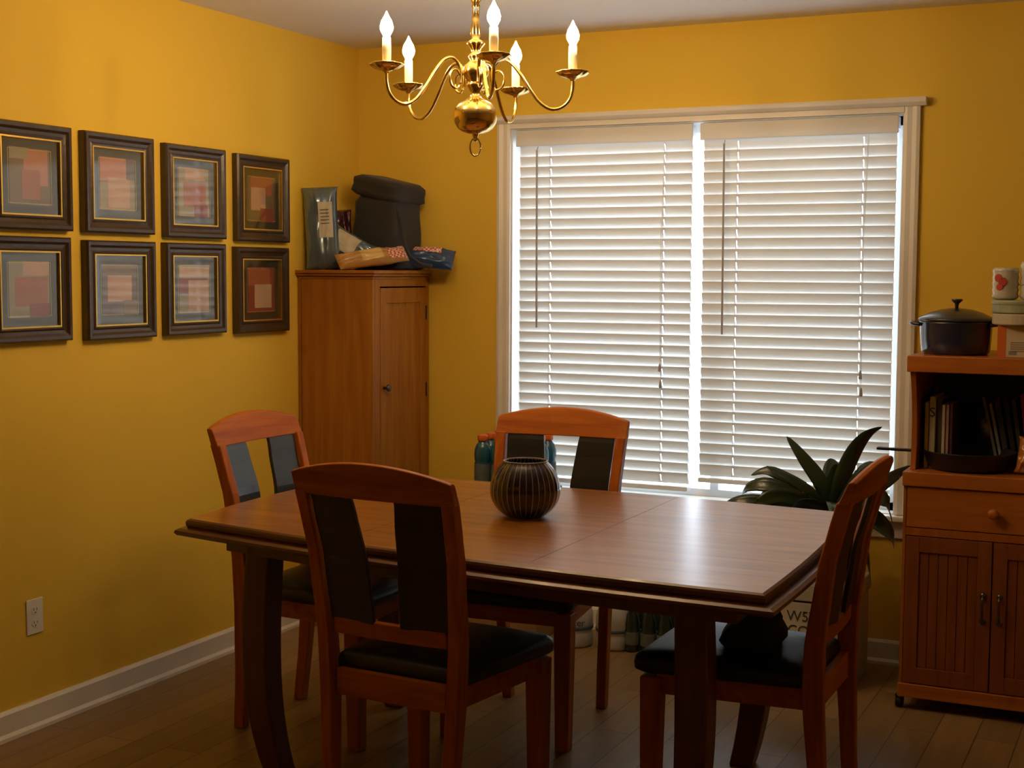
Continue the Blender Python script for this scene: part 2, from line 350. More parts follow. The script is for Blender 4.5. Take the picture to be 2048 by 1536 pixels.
def picture(r, c):
    y0, z0 = FY[r][c], FZ[r][c]
    o = empty('framed_print', (0, y0 + FW_ / 2, z0)); tag(o, 'dark framed print, ' + NAMEC[r][c], 'picture', 'framed prints on the yellow wall')
    w2, h = FW_ / 2, FH_
    # frame: moulded profile swept round, profile (inset, x out of wall)
    prof = [(0, .002), (0, .024), (.006, .030), (.016, .029), (.024, .022), (.034, .020), (.040, .023), (.046, .020), (.046, .002)]
    rings = []
    for ins, x in prof: rings.append([(x, -w2 + ins, ins), (x, w2 - ins, ins), (x, w2 - ins, h - ins), (x, -w2 + ins, h - ins)])
    b = MB(); n = len(prof)
    b.add([p for q in rings for p in q], [(k * 4 + i, k * 4 + (i + 1) % 4, ((k + 1) % n) * 4 + (i + 1) % 4, ((k + 1) % n) * 4 + i) for k in range(n) for i in range(4)])
    b.build('frame', M_frame, o)
    def ring(a0, a1, x0, x1):
        q = MB(); q.box(x0, x1, -w2 + a0, -w2 + a1, a0, h - a0).box(x0, x1, w2 - a1, w2 - a0, a0, h - a0).box(x0, x1, -w2 + a1, w2 - a1, a0, a1).box(x0, x1, -w2 + a1, w2 - a1, h - a1, h - a0); return q
    ring(.0450, .0500, .004, .0215).build('gold_lip', M_gold, o)
    ax, az = .088, .078
    q = MB().box(.003, .0115, -w2 + .046, w2 - .046, .046, h - .046); q.build('mat_board', M_mat, o)
    ring(.0815, .083, .0115, .0122).build('mat_fillet', M_gold, o)
    aw, ah = FW_ - 2 * ax, FH_ - 2 * az
    q = MB()
    for k, (a, b_, c_, d, m_) in enumerate(ART[(r, c)]):
        q.c = k; x = .0117 + .0002 * k
        q.box(.0112, x, -aw / 2 + a * aw, -aw / 2 + c_ * aw, az + b_ * ah, az + d * ah)
    q.build('art_print', [PM[t[4]] for t in ART[(r, c)]], o)
    MB().box(.0138, .0148, -w2 + .048, w2 - .048, .048, h - .048).build('picture_glass', M_pic, o)
for r in (0, 1):
    for c in range(4): picture(r, c)

# ------------------------------------------------------------------ wardrobe
WD, WY0, WY1, WH = .360, -.482, -.012, 1.455
wr = empty('wardrobe', (.18, -.247, 0)); tag(wr, 'tall narrow pine wardrobe in the corner with one planked door', 'wardrobe'); WL = -Vector(wr.location)
def wp(b, n, M, par=None, **k):
    o = b.build(n, M, par or wr, **k)
    if par is None: o.location = WL
    return o
wp(MB().box(.02, WD, WY0, WY0 + .018, .06, WH), 'side_panel', M_pine, bevel=.002)
wp(MB().box(.02, WD, WY1 - .018, WY1, .06, WH), 'side_panel', M_pine, bevel=.002)
wp(MB().box(.005, .017, WY0, WY1, .06, WH), 'back_panel', M_pine)
FX = WD
b = MB().box(FX - .02, FX, WY0 + .018, -.425, .06, WH).box(FX - .02, FX, -.040, WY1 - .018, .06, WH).box(FX - .02, FX, -.425, -.040, 1.413, WH).box(FX - .02, FX, -.425, -.04, .06, .11)
wp(b, 'face_frame', M_pine)
pr = [(.0, 0), (.0, .025), (-.012, .025), (-.010, .014), (-.003, .008)]
b = MB()
b.box(.01, WD + .004, WY0 - .004, WY1, WH - .012, WH).box(.006, WD + .014, WY0 - .014, WY1, WH, WH + .010).box(.003, WD + .020, WY0 - .020, WY1 + .002, WH + .010, WH + .024)
wp(b, 'cornice', M_pineh, bevel=.003)
wp(MB().box(.01, WD + .008, WY0 - .008, WY1, .0, .06), 'plinth', M_pine, bevel=.003)
door = wp(MB().box(FX - .017, FX + .001, -.421, -.375, .115, 1.407).box(FX - .017, FX + .001, -.09, -.044, .115, 1.407).box(FX - .017, FX + .001, -.375, -.09, 1.345, 1.407).box(FX - .017, FX + .001, -.375, -.09, .115, .19), 'door', M_pine, bevel=.0012)
b = MB(); 
for k in range(5):
    y0 = -.375 + k * .057; b.box(FX - .013, FX - .004, y0 + .0008, y0 + .0562, .19, 1.345)
b.build('door_planks', M_pine, door, bevel=.0012)
b = MB(); b.M = Matrix.Translation((FX + .001, -.395, 1.0)) @ Matrix.Rotation(R(90), 4, 'Y'); b.lathe([(.007, 0), (.006, .01), (.014, .018), (.016, .024), (.012, .03), (.002, .032)], 14)
b.build('knob', M_knob, door, smooth=True)
for z in (1.30, .97, .25): MB().tube([(FX + .002, -.041, z - .03), (FX + .002, -.041, z + .03)], .004, 8).build('hinge', M_black, door)

# ------------------------------------------------------------------ bags on the wardrobe
WT = WH + .024
def pillow(w_, h_, t_, seed=0, crim=.04, wr_=.004, nu=22, nv=26):
    b = MB(); vs = []; fs = []
    for side in (1, -1):
        for j in range(nv + 1):
            for i in range(nu + 1):
                u = i / nu * 2 - 1; v = j / nv * 2 - 1
                pu = max(0, 1 - abs(u) ** 2.6); pv = max(0, 1 - abs(v) ** 4)
                d = t_ / 2 * (pu ** .55) * (pv ** .6)
                k = noise.noise(Vector((u * 2.2 + seed, v * 2.2, side * 3))) * wr_ * 2.5 + noise.noise(Vector((u * 6 + seed, v * 5, side * 5 + seed))) * wr_
                crease = wr_ * .8 * math.sin(u * 22 + seed) * max(0, abs(v) - .6) * 2
                d2 = side * max(.0006, d + (k + crease) * min(1, pu * 2) * min(1, pv * 2 + .15))
                wsc = 1 - .10 * pv * (1 - pv) + .03 * (1 - pv)
                vs.append((u * w_ / 2 * wsc * (1 - .08 * pv), d2, v * h_ / 2))
    W_ = nu + 1; N = W_ * (nv + 1)
    for s_ in (0, 1):
        for j in range(nv):
            for i in range(nu):
                a = s_ * N + j * W_ + i; q = (a, a + 1, a + 1 + W_, a + W_); fs.append(q if s_ else q[::-1])
    for j in range(nv):
        for i in (0, nu): a = j * W_ + i; fs.append((a, a + W_, a + W_ + N, a + N))
    for i in range(nu):
        for j in (0, nv): a = j * W_ + i; fs.append((a, a + 1, a + 1 + N, a + N))
    b.add(vs, fs); return b
def surf_label(w_, h_, t_, seed, rect, off=.0018, wr_=.004, side=-1):
    # a patch that follows the pillow's face
    b = MB(); nu = nv = 14; vs = []
    for layer in (0, 1):
        for j in range(nv + 1):
            for i in range(nu + 1):
                u = rect[0] + (rect[2] - rect[0]) * i / nu; v = rect[1] + (rect[3] - rect[1]) * j / nv
                pu = max(0, 1 - abs(u) ** 2.6); pv = max(0, 1 - abs(v) ** 4)
                d = t_ / 2 * (pu ** .55) * (pv ** .6)
                k = noise.noise(Vector((u * 2.2 + seed, v * 2.2, side * 3))) * wr_ * 2.5 + noise.noise(Vector((u * 6 + seed, v * 5, side * 5 + seed))) * wr_
                crease = wr_ * .8 * math.sin(u * 22 + seed) * max(0, abs(v) - .6) * 2
                d2 = side * (max(.0006, d + (k + crease) * min(1, pu * 2) * min(1, pv * 2 + .15)) + off - layer * .001)
                wsc = 1 - .10 * pv * (1 - pv) + .03 * (1 - pv)
                vs.append((u * w_ / 2 * wsc * (1 - .08 * pv), d2, v * h_ / 2))
    W_ = nu + 1; N = W_ * W_; fs = [(j * W_ + i, j * W_ + i + 1, (j + 1) * W_ + i + 1, (j + 1) * W_ + i) for j in range(nv) for i in range(nu)]
    fs += [tuple(N + q for q in f[::-1]) for f in fs]
    b.add(vs, fs); return b
M_blue = mat('silver_blue_foil', (.16, .22, .27), .22, metal=.55, var=.25, scale=9, coat=.5)
M_lab = mat('cream_bag_label', (.50, .45, .34), .6, var=.1, scale=40)
M_ink = mat('dark_ink', (.05, .05, .05), .7)
M_purple = mat('maroon_foil', (.065, .018, .03), .2, metal=.4, var=.4, scale=25, coat=.6)
M_cheese = mat('orange_snack_film', (.50, .17, .02), .3, var=.4, scale=14, coat=.5, col2=(.62, .40, .12))
M_tan = mat('tan_film_panel', (.60, .42, .14), .3, var=.2, scale=18, coat=.4)
M_navy = mat('blue_snack_film', (.02, .06, .16), .25, var=.3, scale=10, coat=.5)
def checker():
    M = mat('red_white_check_film', (.6, .08, .06), .35, coat=.3); n = M.node_tree.nodes; L = M.node_tree.links
    t = n.new('ShaderNodeTexCoord'); mp = n.new('ShaderNodeMapping'); mp.inputs['Rotation'].default_value = (0, R(12), 0); L.new(t.outputs['Object'], mp.inputs['Vector'])
    c = n.new('ShaderNodeTexChecker'); c.inputs['Scale'].default_value = 110; c.inputs['Color1'].default_value = (.55, .07, .05, 1); c.inputs['Color2'].default_value = (.75, .62, .52, 1)
    L.new(mp.outputs[0], c.inputs['Vector']); L.new(c.outputs['Color'], n['Principled BSDF'].inputs['Base Color']); return M
M_check = checker()
def bag(name, dims, M, xy, lean, inplane, heading, label, seed, labels=(), lift=0.):
    o = empty(name); o.rotation_euler = (Matrix.Rotation(R(heading), 3, 'Z') @ Matrix.Rotation(R(lean), 3, 'X') @ Matrix.Rotation(R(inplane), 3, 'Y')).to_euler()
    tag(o, label, 'snack bag', 'snack bags on the wardrobe')
    b = pillow(*dims, seed=seed); rm = o.rotation_euler.to_matrix()
    o.location = (xy[0], xy[1], WT + .0005 + lift - min((rm @ Vector(v)).z for v in b.v))
    b.build('bag_film', M, o, smooth=True)
    for nm, rect, mm in labels: surf_label(*dims, seed, rect).build(nm, mm, o, smooth=True)
    return o
t = bag('snack_bag', (.145, .335, .070), M_blue, (.088, -.430), -4, -3, 30, 'silver-blue foil bag standing upright at the left end of the wardrobe top', 1,
    [('bag_label', (-.15, -.25, .7, .62), M_lab)])
b = MB()
for k in range(5): b.box(-.002, .034, -.0432, -.0422, .070 - k * .014, .0725 - k * .014)
b.build('label_lines', M_ink, t)
bag('snack_bag', (.120, .20, .055), M_blue, (.165, -.340), -24, 122, 26, 'silver-blue foil bag lying with its cream label up, beside the upright one', 4,
    [('bag_label', (-.75, -.75, .75, .35), M_lab)])
bag('snack_bag', (.085, .25, .05), M_purple, (.080, -.255), -4, -4, 32, 'dark maroon shiny bag tucked between blue bag and black cooler bag', 9)
bag('snack_bag', (.080, .30, .060), M_cheese, (.295, -.375), -42, 80, 44, 'orange and tan snack bag lying in front of the black cooler bag', 13,
    [('tan_panel', (-.75, -.35, .75, .25), M_tan), ('checked_panel', (-.8, .42, .8, .95), M_check)])
bag('snack_bag', (.105, .20, .07), M_navy, (.432, -.130), -40, 97, 24, 'blue snack bag with red check hanging over the wardrobe top right edge', 21,
    [('checked_panel', (-.92, -.75, -.15, .45), M_check)])
# cooler bag
M_nyl = mat('black_nylon', (.022, .021, .022), .75, var=.2, scale=60, bump=.15, bscale=300, sheen=.08)
cb = empty('cooler_bag', (.240, -.160, WT)); cb.rotation_euler = (0, 0, R(-4)); tag(cb, 'black nylon cooler bag with a drooping lid on top of the wardrobe', 'bag')
def softbox(w_, d_, h_, top=1., seed=0, n=10, e=.22, amp=.006):
    b = MB(); secs = []
    for j in range(n + 1):
        v = j / n; s_ = 1 + (top - 1) * v; edge = min(1, min(v, 1 - v) * 6 + .82) ; q = []
        for i in range(28):
            a = 2 * PI * i / 28; ca, sa = math.cos(a), math.sin(a); p = .32
            x = math.copysign(abs(ca) ** p, ca) * w_ / 2 * s_ * edge; y = math.copysign(abs(sa) ** p, sa) * d_ / 2 * s_ * edge
            k = noise.noise(Vector((x * 9 + seed, y * 9, v * 3))) * amp
            q.append((x + k * ca * 2, y + k * sa * 2, h_ * v))
        secs.append(q)
    b.loft(secs); return b
softbox(.250, .215, .320, .90, 2).build('bag_body', M_nyl, cb, smooth=True)
b = softbox(.262, .235, .085, .97, 5, n=6); o = b.build('bag_lid', M_nyl, cb, smooth=True); o.location = (-.002, 0, .298); o.rotation_euler = (0, R(13), 0)
b = MB(); b.tube([(.10, -.08, .27), (.14, -.10, .20), (.165, -.115, .11), (.195, -.125, .06), (.235, -.11, .028), (.27, -.07, .018)], .007, 6)
b.build('strap', M_nyl, cb, smooth=True)
softbox(.27, .23, .07, .95, 8, n=5).build('base_skirt', M_nyl, cb, smooth=True)

# ------------------------------------------------------------------ dining table
TZ = .76
def arc(p, q, bow, n=10):
    p, q = Vector(p), Vector(q); d = q - p; nrm = Vector((d.y, -d.x)).normalized()
    return [tuple(p + d * (k / n) + nrm * bow * 4 * (k / n) * (1 - k / n)) for k in range(n)]
TFL, TFR, TBR, TBL = (.715, -2.120), (2.478, -2.312), (2.425, -1.135), (.725, -1.075)
tpoly = arc(TFL, TFR, .045) + arc(TFR, TBR, .018) + arc(TBR, TBL, .040) + arc(TBL, TFL, .050)
tc_ = Vector((sum(p[0] for p in tpoly) / len(tpoly), sum(p[1] for p in tpoly) / len(tpoly)))
def inset(poly, d):
    out = []; n = len(poly)
    for i in range(n):
        a, b_, c_ = Vector(poly[i - 1]), Vector(poly[i]), Vector(poly[(i + 1) % n])
        n1 = Vector((-(b_ - a).y, (b_ - a).x)).normalized(); n2 = Vector((-(c_ - b_).y, (c_ - b_).x)).normalized()
        nn = (n1 + n2).normalized(); out.append(tuple(b_ + nn * d / max(.5, nn.dot(n1))))
    return out
tb = empty('dining_table', (tc_.x, tc_.y, 0)); tag(tb, 'polished brown wood dining table with bowed edges and curved legs', 'table')
TL_ = Vector((-tc_.x, -tc_.y, 0))
def tp(b, n, M, **k):
    o = b.build(n, M, tb, **k); o.location = TL_; return o
rings = [(0.010, TZ), (.003, TZ - .004), (0, TZ - .010), (0.0, TZ - .019), (.004, TZ - .024), (.004, TZ - .026), (-.016, TZ - .027), (-.026, TZ - .032), (-.028, TZ - .039), (-.022, TZ - .046), (.02, TZ - .048)]
b = MB(); b.loft([[(x, y, z) for x, y in inset(tpoly, d)] for d, z in rings]); nf = len(b.f)
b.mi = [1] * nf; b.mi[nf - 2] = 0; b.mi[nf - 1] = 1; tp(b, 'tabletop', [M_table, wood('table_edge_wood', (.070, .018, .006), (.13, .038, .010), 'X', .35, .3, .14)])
M_seam = mat('dark_seam', (.05, .015, .005), .5)
for x, sl in ((1.28, .02), (1.86, .02)): tp(MB().add([(x, -2.22, TZ - .002), (x + .0016, -2.22, TZ - .002), (x + .0016, -1.10, TZ - .002), (x, -1.10, TZ - .002), (x, -2.22, TZ + .0002), (x + .0016, -2.22, TZ + .0002), (x + .0016, -1.10, TZ + .0002), (x, -1.10, TZ + .0002)], [(0, 1, 2, 3), (4, 5, 6, 7), (0, 1, 5, 4), (1, 2, 6, 5), (2, 3, 7, 6), (3, 0, 4, 7)]), 'leaf_seam', M_seam)
# leaf seams in the top: two thin grooves
ap = inset(tpoly, .095); ap2 = inset(tpoly, .118); n = len(ap)
b = MB()
za, zb = TZ - .048, TZ - .100
vs = [(x, y, za) for x, y in ap] + [(x, y, zb) for x, y in ap] + [(x, y, za) for x, y in ap2] + [(x, y, zb) for x, y in ap2]
fs = []
for i in range(n):
    j = (i + 1) % n; fs += [(i, j, n + j, n + i), (2 * n + j, 2 * n + i, 3 * n + i, 3 * n + j), (n + i, n + j, 3 * n + j, 3 * n + i), (i, 2 * n + i, 2 * n + j, j)]
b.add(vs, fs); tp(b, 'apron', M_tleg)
def tleg(px, py, sx_, sy_):
    b = MB(); secs = []
    for k in range(13):
        t = k / 12; z = (TZ - .048) * (1 - t)
        off = .014 * math.sin(t * PI * .9) - .030 * t ** 4      # sabre curve, outwards at the foot
        w_ = .040 - .006 * t + .005 * math.sin(t * PI)
        c0 = px + sx_ * off; c1 = py + sy_ * off
        secs.append([(c0 - w_, c1 - w_, z), (c0 + w_, c1 - w_, z), (c0 + w_, c1 + w_, z), (c0 - w_, c1 + w_, z)])
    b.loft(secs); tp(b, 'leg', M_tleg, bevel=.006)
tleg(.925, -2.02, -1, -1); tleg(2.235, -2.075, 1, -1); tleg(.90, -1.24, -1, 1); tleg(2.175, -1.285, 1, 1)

# ------------------------------------------------------------------ chairs
def lerp_pts(tab, z):
    for (z0, y0), (z1, y1) in zip(tab, tab[1:]):
        if z <= z1: t = (z - z0) / (z1 - z0); t = t * t * (3 - 2 * t) * .4 + t * .6; return y0 + (y1 - y0) * t
    return tab[-1][1]
PROF = [(0, .0), (.2, .016), (.42, .028), (.55, .026), (.75, .000), (.88, -.032), (.99, -.068), (1.03, -.08)]
def py(z): return lerp_pts(PROF, z)
def make_chair():
    root = empty('dining_chair')
    hw = .2350
    for s in (-1, 1):
        b = MB(); secs = []
        for k in range(19):
            z = .924 * k / 18; y = py(z); xo = s * (.188 + (hw - .188) * (z / .93)); xi = xo - s * .034
            dp = .038 + .014 * math.exp(-((z - .45) / .22) ** 2)
            secs.append([(xi, y - dp / 2, z), (xo, y - dp / 2, z), (xo, y + dp / 2, z), (xi, y + dp / 2, z)])
        b.loft(secs); b.build('rear_post', M_chair, root, bevel=.004)
        b = MB(); secs = []
        for k in range(5):
            z = .43 * (1 - k / 4); w_ = .028 - .006 * k / 4; x = s * .195; y = .448 + .004 * k / 4
            secs.append([(x - w_, y - w_, z), (x + w_, y - w_, z), (x + w_, y + w_, z), (x - w_, y + w_, z)])
        b.loft(secs); b.build('front_leg', M_chair, root, bevel=.004)
    b = MB(); secs = []
    for k in range(21):
        u = k / 20 * 2 - 1; x = u * (hw + .002); zt = .976 + .036 * (1 - u * u); zb_ = .917; yc = -.016 * (1 - u * u)
        secs.append([(x, py(zb_) + yc - .014, zb_), (x, py(zb_) + yc + .014, zb_), (x, py(zt) + yc + .011, zt - .003), (x, py(zt) + yc, zt), (x, py(zt) + yc - .011, zt - .003)])
    b.loft(secs); b.build('top_rail', M_chairh, root, bevel=.003)
    for s in (-1, 1):
        b = MB(); secs = []
        for k in range(15):
            t = k / 14; z = .585 + (.925 - .585) * t
            xo = s * (.188 + (hw - .188) * (z / .93) - .040); gap = .040 + .006 * t + .020 * t ** 2.2
            y = py(z) - .002; xi = s * gap; cc = -.010
            secs.append([(xo, y - .006, z), (xo, y + .006, z), ((xo + xi) / 2, y + .006 + cc * .5, z), (xi, y + .006 + cc, z), (xi, y - .006 + cc, z), ((xo + xi) / 2, y - .006 + cc * .5, z)])
        b.loft(secs); b.build('back_splat', M_splat, root, bevel=.002)
    b = MB(); secs = []
    for k in range(9):
        u = k / 8 * 2 - 1; x = u * .170; yc = -.008 * (1 - u * u)
        secs.append([(x, .026 + yc - .011, .548), (x, .026 + yc + .011, .548), (x, .024 + yc + .011, .592), (x, .024 + yc - .011, .592)])
    b.loft(secs); b.build('lower_back_rail', M_chairh, root, bevel=.003)
    b = MB(); b.box(-.166, .166, .018, .040, .385, .455).box(-.172, .172, .432, .456, .385, .440)
    for s in (-1, 1):
        b.loft([[(s * .180, y, z) for y, z in ((.045, .385), (.045, .440))] + [(s * .163, .045, .440), (s * .163, .045, .385)],
                [(s * .208, y, z) for y, z in ((.435, .385), (.435, .440))] + [(s * .190, .435, .440), (s * .190, .435, .385)]])
    b.build('seat_frame', M_chairh, root, bevel=.002)
    b = MB(); secs = []
    for (ins, z) in ((.012, .440), (.002, .447), (0, .462), (.003, .478), (.016, .489), (.05, .495), (.12, .498)):
        q = []; y0, y1 = .042 + ins, .500 - ins; x0, x1 = .196 - ins, .230 - ins
        cs = [(-x0, y0, .02), (x0, y0, .02), (x1, y1, .035), (-x1, y1, .035)]
        for i, (cx, cy, rr) in enumerate(cs):
            a0 = [PI, 1.5 * PI, 0, .5 * PI][i]
            sx_ = [1, -1, -1, 1][i]; sy_ = [1, 1, -1, -1][i]
            for k in range(5):
                a = a0 + .5 * PI * k / 4; q.append((cx + sx_ * rr + rr * math.cos(a), cy + sy_ * rr + rr * math.sin(a), z))
        secs.append(q)
    b.loft(secs); b.build('seat_cushion', M_leather, root, smooth=True)
    return root
ch = make_chair()
spots = [(1.521, -2.355, -4, 'wooden dining chair nearest the camera, seen from behind, before the table'),
         (.588, -1.520, -90, 'wooden dining chair at the table end by the yellow picture wall'),
         (1.392, -.995, 183.5, 'wooden dining chair on the window side, its back against the blinds'),
         (2.532, -1.745, 90, 'wooden dining chair seen side-on at the table end by the kitchen cart')]
for i, (x, y, a, lab) in enumerate(spots):
    o = ch if i == 0 else copy_tree(ch)
    o.location = (x, y, 0); o.rotation_euler.z = R(a); tag(o, lab, 'chair', 'dining chairs around the table')
# black bag on the right chair
b = MB(); secs = []
for j in range(9):
    v = j / 8; q = []
    for i in range(20):
        a = 2 * PI * i / 20; rr = (1 - .55 * v ** 1.5) * (1 if v > 0.02 else .9); k = 1 + .25 * noise.noise(Vector((math.cos(a) * 1.7, math.sin(a) * 1.7, v * 3)))
        q.append((math.cos(a) * .085 * rr * k, math.sin(a) * .13 * rr * k, .105 * v))
    secs.append(q)
b.loft(secs); o = b.build('cloth_bundle', M_nyl, None, (2.30, -1.745, .4985), smooth=True); tag(o, 'dark folded cloth bundle lying on the seat of the right chair', 'cloth')

# ------------------------------------------------------------------ vase
M_vase = mat('plum_glass', (.018, .007, .016), .12, var=.2, coat=.8, coat_rough=.05, trans=.12)
def vase_mat():
    M = M_vase; n = M.node_tree.nodes; L = M.node_tree.links
    t = n.new('ShaderNodeTexCoord'); s_ = n.new('ShaderNodeSeparateXYZ'); L.new(t.outputs['Object'], s_.inputs[0])
    at = n.new('ShaderNodeMath'); at.operation = 'ARCTAN2'; L.new(s_.outputs['Y'], at.inputs[0]); L.new(s_.outputs['X'], at.inputs[1])
    mu = n.new('ShaderNodeMath'); mu.operation = 'MULTIPLY'; mu.inputs[1].default_value = 34; L.new(at.outputs[0], mu.inputs[0])
    co = n.new('ShaderNodeMath'); co.operation = 'COSINE'; L.new(mu.outputs[0], co.inputs[0])
    cr = n.new('ShaderNodeValToRGB'); cr.color_ramp.elements[0].position = .90; cr.color_ramp.elements[0].color = (.012, .005, .018, 1); cr.color_ramp.elements[1].position = .985; cr.color_ramp.elements[1].color = (.42, .36, .44, 1)
    L.new(co.outputs[0], cr.inputs[0]); L.new(cr.outputs[0], n['Principled BSDF'].inputs['Base Color'])
vase_mat()
VX, VY, VR = 1.574, -1.640, .1035
zc = .079; A0, A1 = R(62), R(51)
def vr(a, d=0): return ((VR - d) * math.cos(a), zc + (zc - d) * math.sin(a) / math.sin(A0) if a < 0 else zc + (.083) * math.sin(a) / math.sin(A1))
b = MB(); prof = [(.030, 0), (.050, 0)]
for k in range(0, 19): prof.append(vr(-A0 + (A0 + A1) * k / 18))
top_r, top_z = prof[-1]
prof += [(top_r - .001, top_z + .003), (top_r - .005, top_z + .002), (top_r - .004, top_z - .004)]
for k in range(16, 0, -1): prof.append(vr(-A0 + (A0 + A1) * k / 18, .005))
prof.append((.02, .012))
b.lathe(prof, 136, lobes=34, amp=.007); vz = empty('round_vase', (VX, VY, TZ)); tag(vz, 'round dark plum vase with thin pale vertical lines on the table', 'vase')
b.build('vase_bowl', M_vase, vz, smooth=True)
b = MB(); b.tube([(top_r * .985 * math.cos(2 * PI * k / 48), top_r * .985 * math.sin(2 * PI * k / 48), top_z + .003) for k in range(49)], .0022, 6); b.build('vase_rim', mat('pale_rim', (.35, .30, .32), .2), vz, smooth=True)

# ------------------------------------------------------------------ chandelier
chx, chy, chz = 1.412, -1.65, 2.046
cha = empty('chandelier', (chx, chy, chz)); tag(cha, 'polished brass five-arm chandelier with lit candle bulbs over the table', 'chandelier')
vd = Vector((chx - CAM.x, chy - CAM.y, 0)).normalized(); right = Vector((vd.y, -vd.x, 0))
cha.rotation_mode = 'QUATERNION'; cha.rotation_quaternion = Matrix.Rotation(R(-2.6), 3, right).to_quaternion()
bz = 1.924 - chz
b = MB()
prof = [(.001, bz - .060), (.007, bz - .059), (.009, bz - .052), (.010, bz - .048), (.024, bz - .046), (.040, bz - .040), (.052, bz - .031), (.060, bz - .019), (.0635, bz - .008), (.0645, bz + .008), (.061, bz + .024), (.050, bz + .038), (.034, bz + .047), (.022, bz + .054), (.017, bz + .058),
        (.014, bz + .066), (.015, bz + .074), (.024, bz + .088), (.027, bz + .094), (.022, bz + .098), (.026, bz + .106), (.036, bz + .118), (.040, bz + .130), (.036, bz + .146), (.024, bz + .156), (.016, bz + .164), (.022, bz + .172), (.020, bz + .180), (.012, bz + .186), (.014, bz + .196), (.024, bz + .208), (.027, bz + .213), (.020, bz + .220),
        (.011, bz + .226), (.016, bz + .24), (.012, bz + .28), (.009, bz + .315), (.013, bz + .320), (.010, bz + .328), (.022, bz + .348), (.030, bz + .362), (.022, bz + .368), (.008, bz + .372), (.006, bz + .385), (.002, bz + .387)]
b.lathe(prof, 28); b.build('central_column', M_brass, cha, smooth=True)
b = MB(); cz_ = bz - .086
b.tube([(.0155 * math.cos(a) * right.x, .0155 * math.cos(a) * right.y, cz_ + .026 * math.sin(a)) for a in [2 * PI * k / 24 for k in range(25)]], .0028, 6)
b.lathe([(.004, bz - .070), (.006, bz - .066), (.005, bz - .059)], 10); b.build('bottom_ring', M_brass, cha, smooth=True)
def catmull(P_, n=5):
    out = []; P_ = [Vector(p) for p in P_]
    for i in range(len(P_) - 1):
        a, b_, c_, d = P_[max(i - 1, 0)], P_[i], P_[i + 1], P_[min(i + 2, len(P_) - 1)]
        for k in range(n):
            t = k / n; out.append(.5 * ((2 * b_) + (c_ - a) * t + (2 * a - 5 * b_ + 4 * c_ - d) * t * t + (3 * b_ - a - 3 * c_ + d) * t ** 3))
    return out + [P_[-1]]
AP = [(.283, -.018), (.283, -.045), (.274, -.075), (.252, -.097), (.222, -.102), (.190, -.084), (.160, -.045), (.130, .002), (.102, .034), (.074, .042), (.054, .024), (.047, -.008), (.049, -.030)]
SC = [(.050, -.005), (.062, .010), (.078, .004), (.084, -.018), (.076, -.038), (.060, -.044), (.052, -.034)]
base_ang = math.atan2(-vd.y, -vd.x)
for i, ph in enumerate((10, 82, 154, 226, 298)):
    an = base_ang + R(ph); dx, dy = math.cos(an), math.sin(an)
    arm = MB().tube(catmull([(r_ * dx, r_ * dy, z) for r_, z in AP]), .0052, 8).tube(catmull([(r_ * dx, r_ * dy, z) for r_, z in SC], 4), [.0034] * 24 + [.0034], 6).build('arm', M_brass, cha, smooth=True)
    c = (.283 * dx, .283 * dy, 0)
    MB().lathe([(.006, -.022), (.009, -.016), (.020, -.0125), (.036, -.0075), (.046, .000), (.048, .004), (.047, .005), (.036, -.0045), (.018, -.008), (.004, -.008)], 40, c, lobes=10, amp=.045).build('drip_pan', M_brass, arm, smooth=True)
    MB().lathe([(.0125, -.008), (.0128, .05), (.0118, .078), (.004, .080)], 16, c).build('candle_sleeve', M_candle, arm, smooth=True)
    MB().lathe([(.0085, .078), (.010, .084), (.0175, .098), (.019, .108), (.015, .124), (.007, .138), (.0025, .148), (.0006, .152)], 12, c).build('flame_bulb', M_bulb, arm, smooth=True)
b = MB(); z = bz + .383; k = 0
while z < H - chz - .03:
    a = 0 if k % 2 else PI / 2
    b.tube([(.008 * math.cos(t_) * math.cos(a), .008 * math.cos(t_) * math.sin(a), z + .012 + .014 * math.sin(t_)) for t_ in [2 * PI * q / 12 for q in range(13)]], .0018, 5); z += .022; k += 1
b.build('chain', M_brass, cha, smooth=True)
MB().lathe([(.008, H - chz - .035), (.03, H - chz - .028), (.055, H - chz - .010), (.060, H - chz - .001)], 24).build('ceiling_canopy', M_brass, cha, smooth=True)

# ------------------------------------------------------------------ kitchen cart
KX0, KX1, KY0, KY1 = 2.472, 3.055, -.55, -.06
kc = empty('kitchen_cart', ((KX0 + KX1) / 2, (KY0 + KY1) / 2, 0)); tag(kc, 'pine kitchen cart with hutch shelf, drawer and cupboard doors at right', 'cart'); KL = -Vector(kc.location)
def kp(b, n, M, par=None, **k):
    o = b.build(n, M, par or kc, **k)
    if par is None: o.location = KL
    return o
kp(MB().box(KX0, KX0 + .018, KY0 + .006, KY1, .07, .765).box(KX1 - .018, KX1, KY0 + .006, KY1, .07, .765).box(KX0, KX1, KY1 - .01, KY1, .07, .765).box(KX0, KX1, KY0 + .02, KY1, .07, .09), 'cabinet_body', M_cart)
b = MB().box(KX0, KX0 + .010, KY0, KY0 + .02, .04, .765).box(KX1 - .010, KX1, KY0, KY0 + .02, .04, .765).box(KX0 + .010, KX1 - .010, KY0, KY0 + .02, .600, .626)
kp(b, 'face_frame', M_cart, bevel=.001)
kp(MB().box(KX0 - .003, KX1 + .003, KY0 - .006, KY0 + .02, .045, .092), 'bottom_rail', M_carth, bevel=.003)
kp(MB().box(KX0 - .004, KX1 + .004, KY0 - .010, KY1 + .005, .767, .815), 'countertop', M_carth, bevel=.003)
KXC = (KX0 + KX1) / 2
d = kp(MB().box(KX0 + .012, KX1 - .012, KY0 - .002, KY0 + .018, .629, .764), 'drawer', M_carth, bevel=.0015)
